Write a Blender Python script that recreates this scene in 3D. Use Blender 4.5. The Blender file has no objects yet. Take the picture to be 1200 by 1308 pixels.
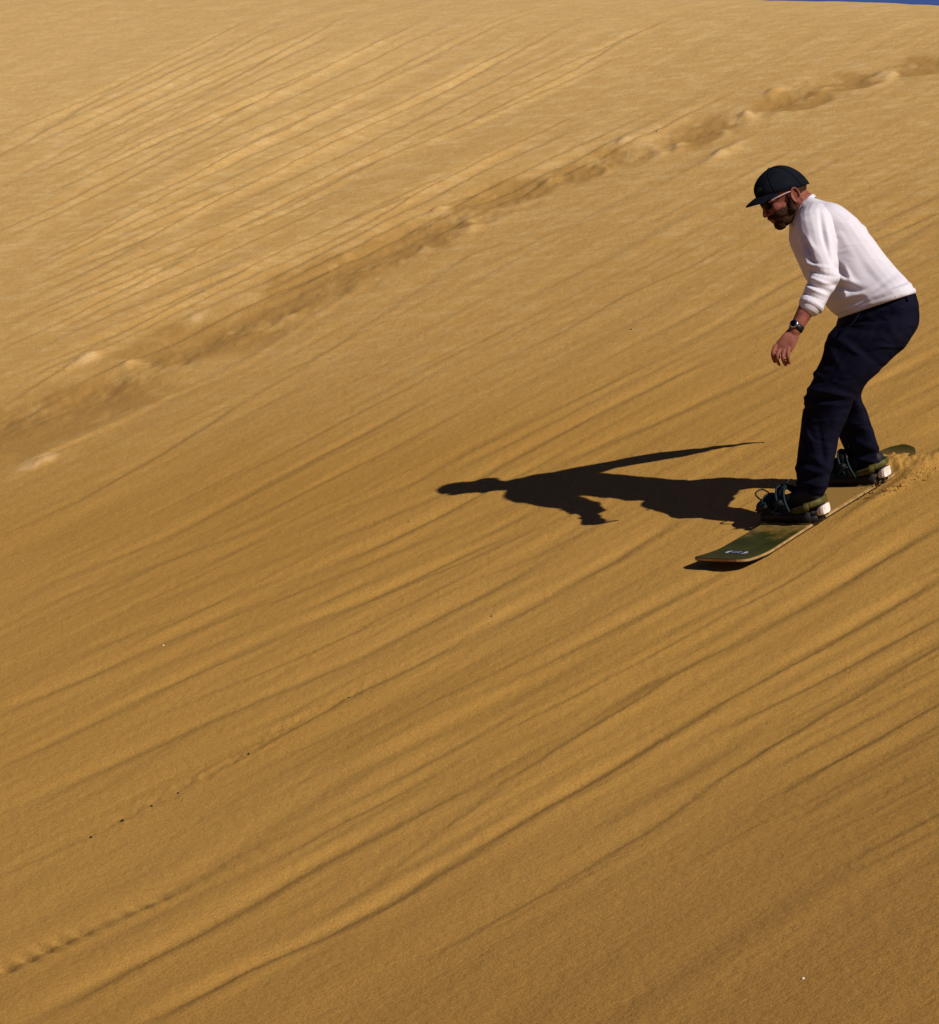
import bpy, bmesh, math, random
import numpy as np
from mathutils import Vector, Matrix, noise as mnoise
random.seed(7); rng = np.random.default_rng(7)
scene = bpy.context.scene
C = scene.collection

# ------------------------------------------------------------------ camera
F = 4340.0                      # focal length in photo pixels (photo 1200 x 1308)
cam_data = bpy.data.cameras.new('camera'); cam = bpy.data.objects.new('camera', cam_data); C.objects.link(cam)
cam.location = (0, 0, 0); cam.rotation_euler = (math.radians(90), 0, 0)
cam_data.sensor_fit = 'VERTICAL'; cam_data.sensor_height = 24.0
cam_data.lens = 24.0 * F / 1308.0
cam_data.clip_start = 0.1; cam_data.clip_end = 3000
scene.camera = cam
# ------------------------------------------------------------------ sky and sun
SUN_DIR = Vector((-1.29, 1.26, -1.23)).normalized()
w = bpy.data.worlds.new('World'); scene.world = w; w.use_nodes = True
nt = w.node_tree; bg = nt.nodes['Background']
sky = nt.nodes.new('ShaderNodeTexSky'); sky.sky_type = 'NISHITA'; sky.sun_disc = False
sky.sun_elevation = math.asin(-SUN_DIR.z); sky.sun_rotation = math.radians(135)
sky.altitude = 800; sky.air_density = 1.0; sky.dust_density = 0.3; sky.ozone_density = 3.0
tint = nt.nodes.new('ShaderNodeMix'); tint.data_type = 'RGBA'; tint.blend_type = 'MULTIPLY'; tint.inputs[0].default_value = 1.0
tint.inputs[7].default_value = (.365, .392, .80, 1)
nt.links.new(sky.outputs[0], tint.inputs[6]); nt.links.new(tint.outputs[2], bg.inputs[0]); bg.inputs[1].default_value = 0.05
sd = bpy.data.lights.new('sun', 'SUN'); sd.energy = 5.0; sd.angle = math.radians(0.5); sd.color = (1.0, 0.93, 0.84)
so = bpy.data.objects.new('sun', sd); C.objects.link(so); so.rotation_euler = SUN_DIR.to_track_quat('-Z', 'Y').to_euler()
so.location = (20, -20, 20)
scene.view_settings.view_transform = 'Standard'; scene.view_settings.look = 'None'
scene.view_settings.exposure = 0.0; scene.view_settings.gamma = 1.0

# ------------------------------------------------------------------ dune surface
OX, OY, OZ = 1.474, 14.0, 0.026
TX, TY = 0.630, 0.777           # travel line of the board on the ground (uphill sense)
_yy = np.linspace(-200, 600, 80001)
_B = np.interp(_yy, [-200, 2, 5, 8, 11, 13, 15.6, 17.5, 19.5, 23, 60, 600],
                    [0, 0, .08, .18, .235, .275, .285, .34, .38, .40, .40, .40])
_G = np.concatenate([[0], np.cumsum((_B[1:] + _B[:-1]) * .5 * (_yy[1] - _yy[0]))])
_G -= np.interp(OY, _yy, _G)

def base(x, y):
    x = np.asarray(x, float); y = np.asarray(y, float)
    xe = 9 * np.tanh((x - OX) / 9)
    a = np.interp(y, [-200, 5, 9, 12, 18, 24, 40], [.10, .15, .19, .197, .197, .13, .10])
    face = OZ + a * xe + np.interp(y, _yy, _G)
    # gentle swell: the lower right turns away from the sun
    face = face + .05 * np.exp(-((x - 1.2) / 1.5) ** 2 - ((y - 9.3) / 1.6) ** 2)
    qq = (TY * x - TX * y) - (TY * .30 - TX * 9.9)
    face = face + .11 * np.log1p(np.exp(np.clip(qq / .35, -30, 30))) * .35 * np.clip((14 - y) / 3, 0, 1)
    cap = 3.96 - .015 * np.clip(x - 1.8, 0, 8) ** 2 - .085 * x + .035 * (y - 24) - .0035 * np.maximum(y - 26, 0) ** 2
    cap = np.maximum(cap, -6 + .6 * np.sin(x / 23) * np.sin(y / 31))
    k = .55
    h = np.clip(.5 + .5 * (cap - face) / k, 0, 1)
    return cap * (1 - h) + face * h - k * h * (1 - h)

def hit(px, py):
    """point of the dune surface seen at a photo pixel"""
    u = (px - 600) / F; v = (654 - py) / F
    ys = np.linspace(5, 45, 8001)
    d = v * ys - base(u * ys, ys)
    i = np.argmax(d < 0) if (d < 0).any() else len(ys) - 1
    y = ys[i]
    return u * y, y

def sq(x, y): return TX * x + TY * y, TY * x - TX * y

def fbm1(t, seed):
    r = np.random.default_rng(seed); out = np.zeros_like(t)
    for o in range(4):
        f = .35 * 2.1 ** o
        out += np.sin(t * f * 2 * np.pi + r.uniform(0, 6.28)) / (1.7 ** o)
    return out

def vnoise(x, y, seed):
    """smooth value noise"""
    r = np.random.default_rng(seed); T = r.uniform(-1, 1, (256, 256))
    xi = np.floor(x).astype(int); yi = np.floor(y).astype(int)
    fx = x - xi; fy = y - yi; fx = fx * fx * (3 - 2 * fx); fy = fy * fy * (3 - 2 * fy)
    g = lambda a, b: T[a & 255, b & 255]
    return (g(xi, yi) * (1 - fx) + g(xi + 1, yi) * fx) * (1 - fy) + (g(xi, yi + 1) * (1 - fx) + g(xi + 1, yi + 1) * fx) * fy

# furrows traced along the slope: (kind, amplitude m, width m, points)
L = [
 ('g', .013, .055, [(-60, 935), (0, 910), (200, 827), (300, 777), (450, 707), (560, 660), (640, 622)]),
 ('g', .012, .045, [(-60, 1005), (0, 978), (100, 932), (235, 866), (375, 802), (475, 760), (600, 704), (700, 662)]),
 ('g', .010, .05, [(-60, 1065), (0, 1037), (150, 970), (260, 920), (450, 842), (600, 765), (720, 705)]),
 ('s', .004, .014, [(180, 925), (260, 893), (400, 835), (520, 775), (640, 715)]),
 ('s', .0055, .016, [(-40, 1140), (0, 1120), (115, 1070), (160, 1046), (225, 1012), (320, 965), (445, 892), (530, 852), (630, 795)]),
 ('g', .008, .07, [(150, 1165), (300, 1080), (450, 985), (600, 915), (760, 835)]),
 ('r', .016, .12, [(380, 1010), (600, 890), (750, 815), (860, 755), (960, 700), (1060, 640), (1160, 590)]),
 ('g', .014, .055, [(-20, 1335), (30, 1308), (150, 1240), (300, 1160), (400, 1102), (500, 1052), (600, 1003), (725, 935), (825, 872), (925, 823), (1050, 755), (1140, 700), (1240, 640)]),
 ('s', .006, .014, [(560, 1062), (650, 1000), (730, 950), (800, 905), (860, 865), (930, 820)]),
 ('s', .005, .012, [(600, 960), (700, 910), (800, 855), (900, 800), (1000, 748), (1100, 690)]),
 ('s', .004, .012, [(300, 1130), (420, 1060), (520, 1010), (600, 965), (650, 938)]),
 ('g', .016, .05, [(100, 1345), (180, 1305), (300, 1240), (400, 1195), (500, 1145), (600, 1088), (700, 1025), (800, 965), (900, 900), (1000, 842), (1100, 790), (1240, 712)]),
 ('s', .005, .014, [(380, 1195), (480, 1130), (540, 1085), (600, 1040), (680, 985)]),
 ('s', .005, .018, [(480, 1265), (600, 1198), (700, 1140), (775, 1093), (850, 1045), (920, 995), (1000, 945), (1120, 872), (1230, 805)]),
 ('s', .004, .012, [(520, 1250), (600, 1210), (680, 1165), (740, 1135)]),
 ('s', .004, .014, [(980, 965), (1060, 910), (1140, 862), (1240, 800)]),
 # middle
 ('s', .006, .018, [(-40, 700), (0, 688), (100, 640), (200, 583), (300, 520), (400, 463), (500, 395), (600, 325), (700, 290)]),
 ('g', .010, .05, [(-40, 800), (60, 745), (200, 690), (330, 620), (450, 560), (560, 500)]),
 ('g', .010, .06, [(620, 640), (690, 600), (780, 562), (850, 532), (980, 475), (1060, 440)]),
 ('g', .012, .05, [(1080, 512), (1140, 482), (1240, 436)]),
 ('g', .010, .05, [(1110, 556), (1160, 528), (1240, 490)]),
 ('g', .008, .05, [(880, 560), (960, 520), (1040, 480)]),
 ('g', .010, .04, [(820, 470), (900, 425), (1000, 362), (1100, 312), (1240, 250)]),
 ('g', .008, .04, [(560, 640), (640, 595), (760, 530), (860, 480), (960, 440)]),
 ('s', .005, .015, [(620, 470), (720, 425), (800, 380), (880, 345), (960, 300)]),
 ('s', .005, .015, [(1100, 300), (1160, 268), (1240, 232)]),
 ('g', .014, .05, [(560, 830), (700, 760), (780, 715), (860, 665), (900, 640)]),
 ('r', .010, .05, [(640, 790), (760, 735), (870, 690)]),
]
def relief(X, Y):
    S, Q = sq(X, Y); H = np.zeros_like(X); D = np.zeros_like(X)
    def line(kind, A, wd, pts, fade=.5, jit=.006, seed=0, breakup=0):
        P = np.array([sq(*hit(*p)) for p in pts]); P = P[np.argsort(P[:, 0])]
        q0 = P[-1, 1]; m = (np.abs(Q - np.interp(S, P[:, 0], P[:, 1])) < 7 * wd) & (S > P[0, 0] - .2) & (S < P[-1, 0] + .2)
        s = S[m]
        if s.size == 0: return
        dq = Q[m] - np.interp(s, P[:, 0], P[:, 1]) - jit * fbm1(s, seed) - (jit * .35 * fbm1(s * 4, seed + 1) if kind == 's' else 0)
        e = np.clip((s - P[0, 0]) / fade, 0, 1) * np.clip((P[-1, 0] - s) / fade, 0, 1); e = e * e * (3 - 2 * e)
        e = e * (.75 + .25 * np.clip(fbm1(s * .8, seed + 5), -1, 1))
        if breakup: e = e * np.clip(.35 + .65 * fbm1(s * 1.3, seed + 9), 0, 1.2)
        if kind == 'g':      # furrow: far wall gentle, near wall short
            z = -A * np.exp(-(dq / wd) ** 2) * (1 + .25 * np.tanh(dq / wd)) + .35 * A * np.exp(-((dq - 1.8 * wd) / (1.0 * wd)) ** 2)
        elif kind == 'r':
            z = A * np.exp(-(dq / wd) ** 2)
        else:                # small scarp
            z = A * np.tanh(dq / wd) * np.exp(-(dq / (4.5 * wd)) ** 2)
        H[m] += z * e
    for i, (k, A, wd, pts) in enumerate(L): line(k, A, wd, pts, seed=i * 7)
    # ripple field, upper left
    r = np.random.default_rng(3)
    yl = 40.0; i = 0
    while yl < 640:
        xs = r.uniform(-60, 60) if r.random() < .65 else r.uniform(40, 300)
        yl0 = yl; n = r.uniform(350, 900)
        sl = .475 + .05 * math.sin(i * .9) * .5
        # the field ends at the trail of footprints: y = 575 - .43 x
        xe = min(xs + n, (560 - yl0 + .0 + 0) / max(1e-3, (.43 - sl + .5)) if False else xs + n)
        pts = []
        for t in np.linspace(0, 1, 6):
            x = xs + (xe - xs) * t; y = yl0 - sl * x + 4 * math.sin(x * .013 + i)
            if y > 556 - .40 * x - 25 or y < 12: continue
            pts.append((x, y))
        if len(pts) >= 3:
            amp = r.uniform(.006, .015) * (.45 if yl0 < 130 else 1)
            line('s', amp, r.uniform(.010, .018), pts, fade=.8, jit=.009, seed=100 + i * 5)
        yl += r.uniform(4.5, 10.5); i += 1
    # faint streaks everywhere in the middle and on the right
    for i in range(300):
        x0 = r.uniform(-60, 1150); y0 = r.uniform(210, 900)
        if y0 < 600 - .42 * x0: continue
        n = r.uniform(120, 480); sl = .50 + r.uniform(-.02, .02)
        pts = [(x0 + n * t, y0 - sl * n * t) for t in (0, .25, .5, .75, 1)]
        line('s' if i % 4 else 'g', r.uniform(.0008, .0034), r.uniform(.009, .02) * (1 if i % 4 else 2.2), pts, fade=.7, jit=.006, seed=900 + i * 5)
    # parallel furrows, lower half
    for i in range(46):
        x0 = r.uniform(-80, 700); y0 = r.uniform(760, 1320)
        if y0 > 1500 - .5 * x0: continue
        n = r.uniform(350, 900); n = min(n, 1260 - x0); sl = .37 + .13 * x0 / 600 + .12 * (y0 - 900) / 400
        pts = [(x0 + n * t, y0 - sl * n * t - .00004 * (n * t) ** 2) for t in np.linspace(0, 1, 6)]
        wd = r.uniform(.018, .07)
        line('g', wd * r.uniform(.07, .15), wd, pts, fade=1.0, jit=.006, seed=5900 + i * 5)
    # ripple patch, right side under the rider
    for i in range(34):
        x0 = 905 + r.uniform(-40, 60) + i * 4.5; y0 = 905 + i * 7.2 + r.uniform(-4, 4)
        n = min(1240 - x0, r.uniform(200, 330))
        if n < 60: continue
        pts = [(x0 + n * t, y0 - .53 * n * t) for t in (0, .25, .5, .75, 1)]
        line('s', r.uniform(.003, .0065) * (1 - i / 55), r.uniform(.014, .022), pts, fade=.22, jit=.005, seed=2900 + i * 5)
    for i in range(40):
        x0 = r.uniform(300, 900); y0 = r.uniform(1000, 1330) ; 
        if y0 > 1420 - .35 * x0: continue
        n = r.uniform(80, 260)
        pts = [(x0 + n * t, y0 - .56 * n * t) for t in (0, .25, .5, .75, 1)]
        line('s', r.uniform(.0008, .0028), r.uniform(.008, .016), pts, fade=.25, jit=.005, seed=3900 + i * 5)
    # scalloped little slump line, lower left
    pts = [(-40, 1262), (0, 1242), (80, 1203), (150, 1172), (225, 1140), (280, 1113), (340, 1090), (400, 1062), (520, 1000)]
    P = np.array([sq(*hit(*p)) for p in pts]); P = P[np.argsort(P[:, 0])]
    dq = Q - np.interp(S, P[:, 0], P[:, 1]); m = (np.abs(dq) < .25) & (S > P[0, 0]) & (S < P[-1, 0])
    s = S[m]; e = np.clip((P[-1, 0] - s) / 1.0, 0, 1)
    sc = .5 + .5 * np.sin(s * 2 * np.pi / .078 + 1.5 * fbm1(s * .9, 5) + dq[m] * 25); sc = sc ** 1.3
    sc = sc * np.clip(.9 + .3 * fbm1(s * 1.1, 6), .4, 1.3)
    H[m] += 1.5 * e * (.7 + .5 * vnoise(s * 6, s * 0, 77)) * (-.008 * sc * np.exp(-((dq[m] + .01) / .06) ** 2) + .006 * np.tanh((dq[m] - .02) / .03) * np.exp(-(dq[m] / .12) ** 2))
    # crumbled crust patches along furrows
    for pts, ww, A in (([(60, 1095), (115, 1069), (160, 1045), (225, 1010), (290, 975), (380, 920), (450, 885), (540, 840)], .055, .0040),
                   ([(250, 905), (330, 875), (420, 828), (500, 785)], .06, .003), ([(1080, 640), (1140, 612), (1200, 590), (1240, 570)], .12, .006)):
        P = np.array([sq(*hit(*p)) for p in pts]); P = P[np.argsort(P[:, 0])]
        dq = Q - np.interp(S, P[:, 0], P[:, 1]); m = (np.abs(dq) < .4) & (S > P[0, 0]) & (S < P[-1, 0])
        nz = vnoise(X[m] * 28, Y[m] * 22, 21) * .6 + vnoise(X[m] * 60, Y[m] * 48, 22) * .4
        e = np.clip((S[m] - P[0, 0]) / .5, 0, 1) * np.clip((P[-1, 0] - S[m]) / .5, 0, 1)
        H[m] += 1.3 * A * nz * np.exp(-(dq[m] / ww) ** 2) * e
    # trail of old footprints: hollows (negative) and pushed-up lips (positive)
    tr = [(1185, 83, 60, -.045, .30), (1130, 95, 35, .03, .16), (1090, 103, 55, -.05, .25), (1045, 117, 40, .03, .14), (1015, 128, 60, -.055, .28),
          (985, 118, 30, .035, .12), (950, 150, 45, .03, .16), (905, 160, 60, -.055, .26), (862, 190, 40, .04, .16), (925, 197, 60, .03, .13), (885, 178, 50, -.04, .2),
          (800, 180, 35, .03, .10), (780, 205, 70, -.055, .30), (706, 229, 22, .05, .11), (735, 222, 40, -.03, .2), (650, 246, 70, -.06, .30), (562, 268, 24, .045, .11), (600, 275, 60, -.04, .26),
          (540, 300, 60, -.055, .28), (490, 322, 45, -.035, .22), (436, 330, 30, .03, .14), (470, 345, 45, .02, .14), (415, 352, 80, -.045, .30), (380, 378, 60, -.03, .22), (370, 405, 50, .02, .12),
          (310, 418, 70, -.045, .30), (250, 405, 30, .02, .12), (225, 440, 80, -.04, .30), (165, 465, 30, .025, .14), (105, 462, 40, .025, .14), (150, 500, 60, -.035, .26),
          (80, 520, 90, -.04, .34), (0, 545, 90, -.04, .34), (50, 590, 60, .02, .14), (-60, 575, 80, -.03, .3)]
    for (px, py, wpx, A, dep) in tr:
        x0, y0 = hit(px, py); wx = wpx * y0 / F
        s0, q0 = sq(x0, y0)
        ls = wx * ((.74 if px > 600 else .86) if A < 0 else .6); lq = dep * (.66 if A < 0 else .42) * ((1.75 if px < 200 else 1.5 if px < 500 else 1.25) if A < 0 else 1)
        wob = .35 * vnoise(X * 5 + px, Y * 4, 31)
        d = ((S - s0) / ls) ** 2 + ((Q - q0) / lq) ** 2
        g = np.exp(-(d * (1 + wob)) ** 1.1)
        if A < 0:
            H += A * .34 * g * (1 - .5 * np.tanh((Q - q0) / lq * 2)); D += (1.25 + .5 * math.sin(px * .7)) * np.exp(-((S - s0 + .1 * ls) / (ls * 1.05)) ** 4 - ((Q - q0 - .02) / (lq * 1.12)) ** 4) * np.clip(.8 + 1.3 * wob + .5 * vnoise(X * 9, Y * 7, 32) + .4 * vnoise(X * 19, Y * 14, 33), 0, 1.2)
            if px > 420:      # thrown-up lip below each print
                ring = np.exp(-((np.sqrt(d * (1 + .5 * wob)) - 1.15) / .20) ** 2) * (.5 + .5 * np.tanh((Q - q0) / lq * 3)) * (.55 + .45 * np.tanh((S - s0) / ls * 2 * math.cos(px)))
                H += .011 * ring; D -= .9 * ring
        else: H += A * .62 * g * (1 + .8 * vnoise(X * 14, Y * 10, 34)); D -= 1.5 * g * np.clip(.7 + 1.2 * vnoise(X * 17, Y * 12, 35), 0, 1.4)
    # soft lump noise in the trail and crisp long slip line under it
    ty = [(-60, 560), (0, 545), (150, 490), (320, 420), (480, 340), (650, 250), (850, 178), (1050, 112), (1240, 70)]
    P = np.array([sq(*hit(*p)) for p in ty]); P = P[np.argsort(P[:, 0])]
    dq = Q - np.interp(S, P[:, 0], P[:, 1])
    H += np.exp(-(dq / .26) ** 2) * (.010 * vnoise(X * 4, Y * 3, 41) + .007 * vnoise(X * 11, Y * 9, 42) + .003 * vnoise(X * 30, Y * 24, 43))
    line('s', -.006, .016, [(-40, 622), (0, 605), (130, 550), (220, 505), (320, 462), (420, 395), (520, 330)], fade=.6, seed=71)
    # wind-worn patches and long undulation
    mk = np.clip((Y - 10.4 - .35 * np.maximum(X, 0)) / 2, .08, 1)
    H += .004 * vnoise(S * .9, Q * 6, 51) + mk * (.0016 * vnoise(S * 2.1, Q * 19, 52) + .0006 * vnoise(S * 3.5, Q * 50, 54)) + .012 * vnoise(X * .7, Y * .5, 53)
    H += .0007 * vnoise(X * 45, Y * 40, 55)
    # the plate of sand the board has packed flat, tail buried in pushed-up sand
    ds = S - sq(OX, OY)[0]; dq = Q - sq(OX, OY)[1]
    flat = np.exp(-(dq / .20) ** 4) * np.clip((.62 - ds) / .1, 0, 1) * np.clip((ds + .82) / .1, 0, 1)
    H *= (1 - flat)
    H += .016 * np.exp(-((dq - .20) / .045) ** 2) * np.clip((ds + .35) / .4, 0, 1) * np.clip((1.3 - ds) / .3, 0, 1)
    mn = .050 * np.exp(-np.abs((ds - .45) / .125) ** 4) / (1 + np.exp(-(dq + .10) / .018)) * np.exp(-(np.maximum(dq - .04, 0) / .17) ** 2)
    mn += .014 * np.exp(-((dq - .20) / .09) ** 2 - ((ds - .75) / .35) ** 2)
    H += mn * (1 + .20 * vnoise(X * 30, Y * 24, 61) + .16 * vnoise(X * 75, Y * 60, 62))
    H += -.02 * np.exp(-(dq / .12) ** 2) * np.clip((ds - .75) / .2, 0, 1) * np.clip((3 - ds) / 1.5, 0, 1)
    return H, D

def wfun(y): return np.maximum(1.3, .185 * y)
rows = np.concatenate([-np.geomspace(150, 4, 16), np.linspace(-3, 6.5, 16), np.geomspace(6.8, 27, 1150), np.geomspace(27.3, 900, 60)])
core = np.linspace(-1, 1, 900); outer = np.geomspace(1.01, 300, 45)
us = np.concatenate([-outer[::-1], core, outer])
YY, UU = np.meshgrid(rows, us, indexing='ij')
XX = UU * wfun(YY)
ZZ = base(XX, YY)
near = (YY > 6) & (YY < 30) & (np.abs(UU) < 1.6)
R = np.zeros_like(ZZ)
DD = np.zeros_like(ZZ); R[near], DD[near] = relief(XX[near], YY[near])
fade = np.clip((1.6 - np.abs(UU)) / .4, 0, 1) * np.clip((YY - 6.2) / .8, 0, 1) * np.clip((29.5 - YY) / 3, 0, 1)
ZZ = ZZ + R * fade
nr, nc = XX.shape
co = np.stack([XX, YY, ZZ], -1).reshape(-1, 3)
idx = np.arange(nr * nc).reshape(nr, nc)
quads = np.stack([idx[:-1, :-1], idx[:-1, 1:], idx[1:, 1:], idx[1:, :-1]], -1).reshape(-1, 4)
me = bpy.data.meshes.new('dune')
me.vertices.add(len(co)); me.vertices.foreach_set('co', co.ravel())
me.loops.add(quads.size); me.loops.foreach_set('vertex_index', quads.ravel())
me.polygons.add(len(quads)); me.polygons.foreach_set('loop_start', np.arange(0, quads.size, 4))
me.polygons.foreach_set('use_smooth', np.ones(len(quads), bool))
me.update(calc_edges=True)
at_ = me.attributes.new('trail_tone', 'FLOAT', 'POINT'); at_.data.foreach_set('value', np.clip(DD, -1, 1).ravel())  # tone along the trail: hollows darker, lips paler
dune = bpy.data.objects.new('sand_dune', me); C.objects.link(dune)
dune['kind'] = 'structure'

def ground_z(x, y):
    x = np.array([float(x)]); y = np.array([float(y)])
    return float((base(x, y) + relief(x, y)[0])[0])

# ------------------------------------------------------------------ materials
def mat(name, col, rough=.6, spec=.3, **k):
    m = bpy.data.materials.new(name); m.use_nodes = True
    b = m.node_tree.nodes['Principled BSDF']
    b.inputs['Base Color'].default_value = (*col, 1); b.inputs['Roughness'].default_value = rough
    b.inputs['Specular IOR Level'].default_value = spec
    for kk, v in k.items(): b.inputs[kk.replace('_', ' ')].default_value = v
    return m
def node(m, t, **k):
    n = m.node_tree.nodes.new(t)
    for kk, v in k.items(): setattr(n, kk, v)
    return n
def add_noise(m, c2, scale=60, detail=4, bump=.0, bscale=None, lo=.35, hi=.65, stretch=None, bdist=.002):
    """second colour by noise, plus a fine bump"""
    t = m.node_tree; b = t.nodes['Principled BSDF']; base_c = tuple(b.inputs['Base Color'].default_value)
    tc = node(m, 'ShaderNodeTexCoord'); mp = node(m, 'ShaderNodeMapping'); t.links.new(tc.outputs['Object'], mp.inputs[0])
    if stretch: mp.inputs['Scale'].default_value = stretch
    n = node(m, 'ShaderNodeTexNoise'); n.inputs['Scale'].default_value = scale; n.inputs['Detail'].default_value = detail
    t.links.new(mp.outputs[0], n.inputs[0])
    r = node(m, 'ShaderNodeMapRange'); r.inputs[1].default_value = lo; r.inputs[2].default_value = hi; t.links.new(n.outputs[0], r.inputs[0])
    x = node(m, 'ShaderNodeMix', data_type='RGBA'); x.inputs[6].default_value = base_c; x.inputs[7].default_value = (*c2, 1)
    t.links.new(r.outputs[0], x.inputs[0]); t.links.new(x.outputs[2], b.inputs['Base Color'])
    if bump:
        n2 = node(m, 'ShaderNodeTexNoise'); n2.inputs['Scale'].default_value = bscale or scale * 3; n2.inputs['Detail'].default_value = 3
        t.links.new(tc.outputs['Object'], n2.inputs[0])
        bp = node(m, 'ShaderNodeBump'); bp.inputs['Strength'].default_value = bump; bp.inputs['Distance'].default_value = bdist
        t.links.new(n2.outputs[0], bp.inputs['Height']); t.links.new(bp.outputs[0], b.inputs['Normal'])
    return m

def sand_material():
    m = mat('sand', (.30, .16, .045), .95, .08); t = m.node_tree; b = t.nodes['Principled BSDF']; lk = t.links.new
    tc = node(m, 'ShaderNodeTexCoord')
    mp = node(m, 'ShaderNodeMapping'); mp.inputs['Rotation'].default_value = (0, 0, -math.atan2(TY, TX))
    lk(tc.outputs['Object'], mp.inputs[0])
    def nz(src, scale, detail=4, rough=.5, stretch=None):
        s = src
        if stretch:
            q = node(m, 'ShaderNodeMapping'); q.inputs['Scale'].default_value = stretch; lk(src, q.inputs[0]); s = q.outputs[0]
        n = node(m, 'ShaderNodeTexNoise'); n.inputs['Scale'].default_value = scale; n.inputs['Detail'].default_value = detail
        n.inputs['Roughness'].default_value = rough; lk(s, n.inputs[0]); return n.outputs[0]
    def rng_(v, a, b_, c=0, d=1):
        r = node(m, 'ShaderNodeMapRange'); r.inputs[1].default_value = a; r.inputs[2].default_value = b_
        r.inputs[3].default_value = c; r.inputs[4].default_value = d; lk(v, r.inputs[0]); return r.outputs[0]
    def mix(f, a, b_, mode='MIX'):
        x = node(m, 'ShaderNodeMix', data_type='RGBA', blend_type=mode)
        for i, v in ((0, f), (6, a), (7, b_)):
            if isinstance(v, (tuple, float, int)): x.inputs[i].default_value = v
            else: lk(v, x.inputs[i])
        return x.outputs[2]
    def mth(op, a, b_=None):
        x = node(m, 'ShaderNodeMath', operation=op)
        for i, v in ((0, a), (1, b_)):
            if v is None: continue
            if isinstance(v, (float, int)): x.inputs[i].default_value = v
            else: lk(v, x.inputs[i])
        return x.outputs[0]
    O = tc.outputs['Object']; Rt = mp.outputs[0]
    big = nz(O, .35, 3); streak = nz(Rt, 1.0, 5, .6, (.7, 9, 3)); patch = nz(O, 2.2, 5, .6, (1.0, 1.6, 1))
    grain = nz(O, 230, 2, .7); grain2 = nz(O, 95, 3, .7)
    c = mix(rng_(big, .35, .65), (.374, .201, .043, 1), (.400, .220, .053, 1))
    c = mix(rng_(streak, .52, .75, 0, .25), c, (.30, .158, .038, 1))
    # pale wind-sorted dust, high on the dune; sunward top also brightened in the tint
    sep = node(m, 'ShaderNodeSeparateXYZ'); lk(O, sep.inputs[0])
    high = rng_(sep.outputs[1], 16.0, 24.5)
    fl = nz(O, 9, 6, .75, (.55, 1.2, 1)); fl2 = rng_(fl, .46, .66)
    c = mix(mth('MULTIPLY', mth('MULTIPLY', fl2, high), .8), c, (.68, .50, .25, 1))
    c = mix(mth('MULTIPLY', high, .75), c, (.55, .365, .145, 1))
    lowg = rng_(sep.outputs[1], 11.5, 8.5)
    c = mix(mth('MULTIPLY', lowg, .35), c, (.315, .150, .034, 1))  # nearest sand tinted darker, standing in for slope turned from the sun
    at = node(m, 'ShaderNodeAttribute'); at.attribute_name = 'trail_tone'  # tints the footprint hollows darker and their lips paler
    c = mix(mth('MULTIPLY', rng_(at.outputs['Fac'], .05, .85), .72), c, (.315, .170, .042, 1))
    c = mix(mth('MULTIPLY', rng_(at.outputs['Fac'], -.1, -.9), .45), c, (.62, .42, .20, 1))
    g = mth('ADD', mth('MULTIPLY', rng_(grain, .3, .7, -.5, .5), .40), mth('MULTIPLY', rng_(grain2, .3, .7, -.5, .5), .26))
    gm = mth('ADD', g, 1.0)
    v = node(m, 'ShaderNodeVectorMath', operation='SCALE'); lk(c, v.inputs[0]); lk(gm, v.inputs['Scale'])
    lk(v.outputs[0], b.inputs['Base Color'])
    h1 = mth('MULTIPLY', nz(Rt, 1.0, 6, .6, (2.2, 26, 8)), .0016)
    h2 = mth('MULTIPLY', grain2, .0035); h3 = mth('MULTIPLY', grain, .0012); h4 = mth('MULTIPLY', nz(O, 22, 5, .65), .007)
    h = mth('ADD', mth('ADD', h1, h2), mth('ADD', h3, h4))
    bp = node(m, 'ShaderNodeBump'); bp.inputs['Strength'].default_value = .75; bp.inputs['Distance'].default_value = 1.0
    lk(h, bp.inputs['Height']); lk(bp.outputs[0], b.inputs['Normal'])
    return m
SAND = sand_material(); me.materials.append(SAND)

M_SHIRT = add_noise(mat('shirt_cotton', (.62, .59, .63), .9, .08), (.585, .55, .59), 9, bump=.35, bscale=260, bdist=.001)
M_PANTS = add_noise(mat('navy_twill', (.0030, .0032, .010), .85, .06), (.0052, .0050, .013), 14, bump=.4, bscale=200, bdist=.001)
def wrinkle(m, scale, dist, stretch=(1, 1, 2.2)):
    t = m.node_tree; b = t.nodes['Principled BSDF']; old = b.inputs['Normal'].links[0].from_node
    tc = node(m, 'ShaderNodeTexCoord'); mp = node(m, 'ShaderNodeMapping'); mp.inputs['Scale'].default_value = stretch; mp.inputs['Rotation'].default_value = (.3, .5, .2)
    n = node(m, 'ShaderNodeTexNoise'); n.noise_type = 'RIDGED_MULTIFRACTAL'; n.inputs['Scale'].default_value = scale; n.inputs['Detail'].default_value = 2.5; n.inputs['Distortion'].default_value = .6
    t.links.new(tc.outputs['Object'], mp.inputs[0]); t.links.new(mp.outputs[0], n.inputs[0])
    bp = node(m, 'ShaderNodeBump'); bp.inputs['Strength'].default_value = .6; bp.inputs['Distance'].default_value = dist
    t.links.new(n.outputs[0], bp.inputs['Height']); t.links.new(bp.outputs[0], old.inputs['Normal'])
wrinkle(M_SHIRT, 9, .010); wrinkle(M_PANTS, 10, .025)
M_SKIN = add_noise(mat('skin', (.25, .085, .055), .65, .18, Subsurface_Weight=.0), (.17, .05, .032), 45, bump=.3, bscale=300, bdist=.001)
M_BEARD = add_noise(mat('beard_hair', (.018, .009, .006), .9, .06), (.055, .025, .015), 160, bump=.9, bscale=260, bdist=.003)
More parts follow.
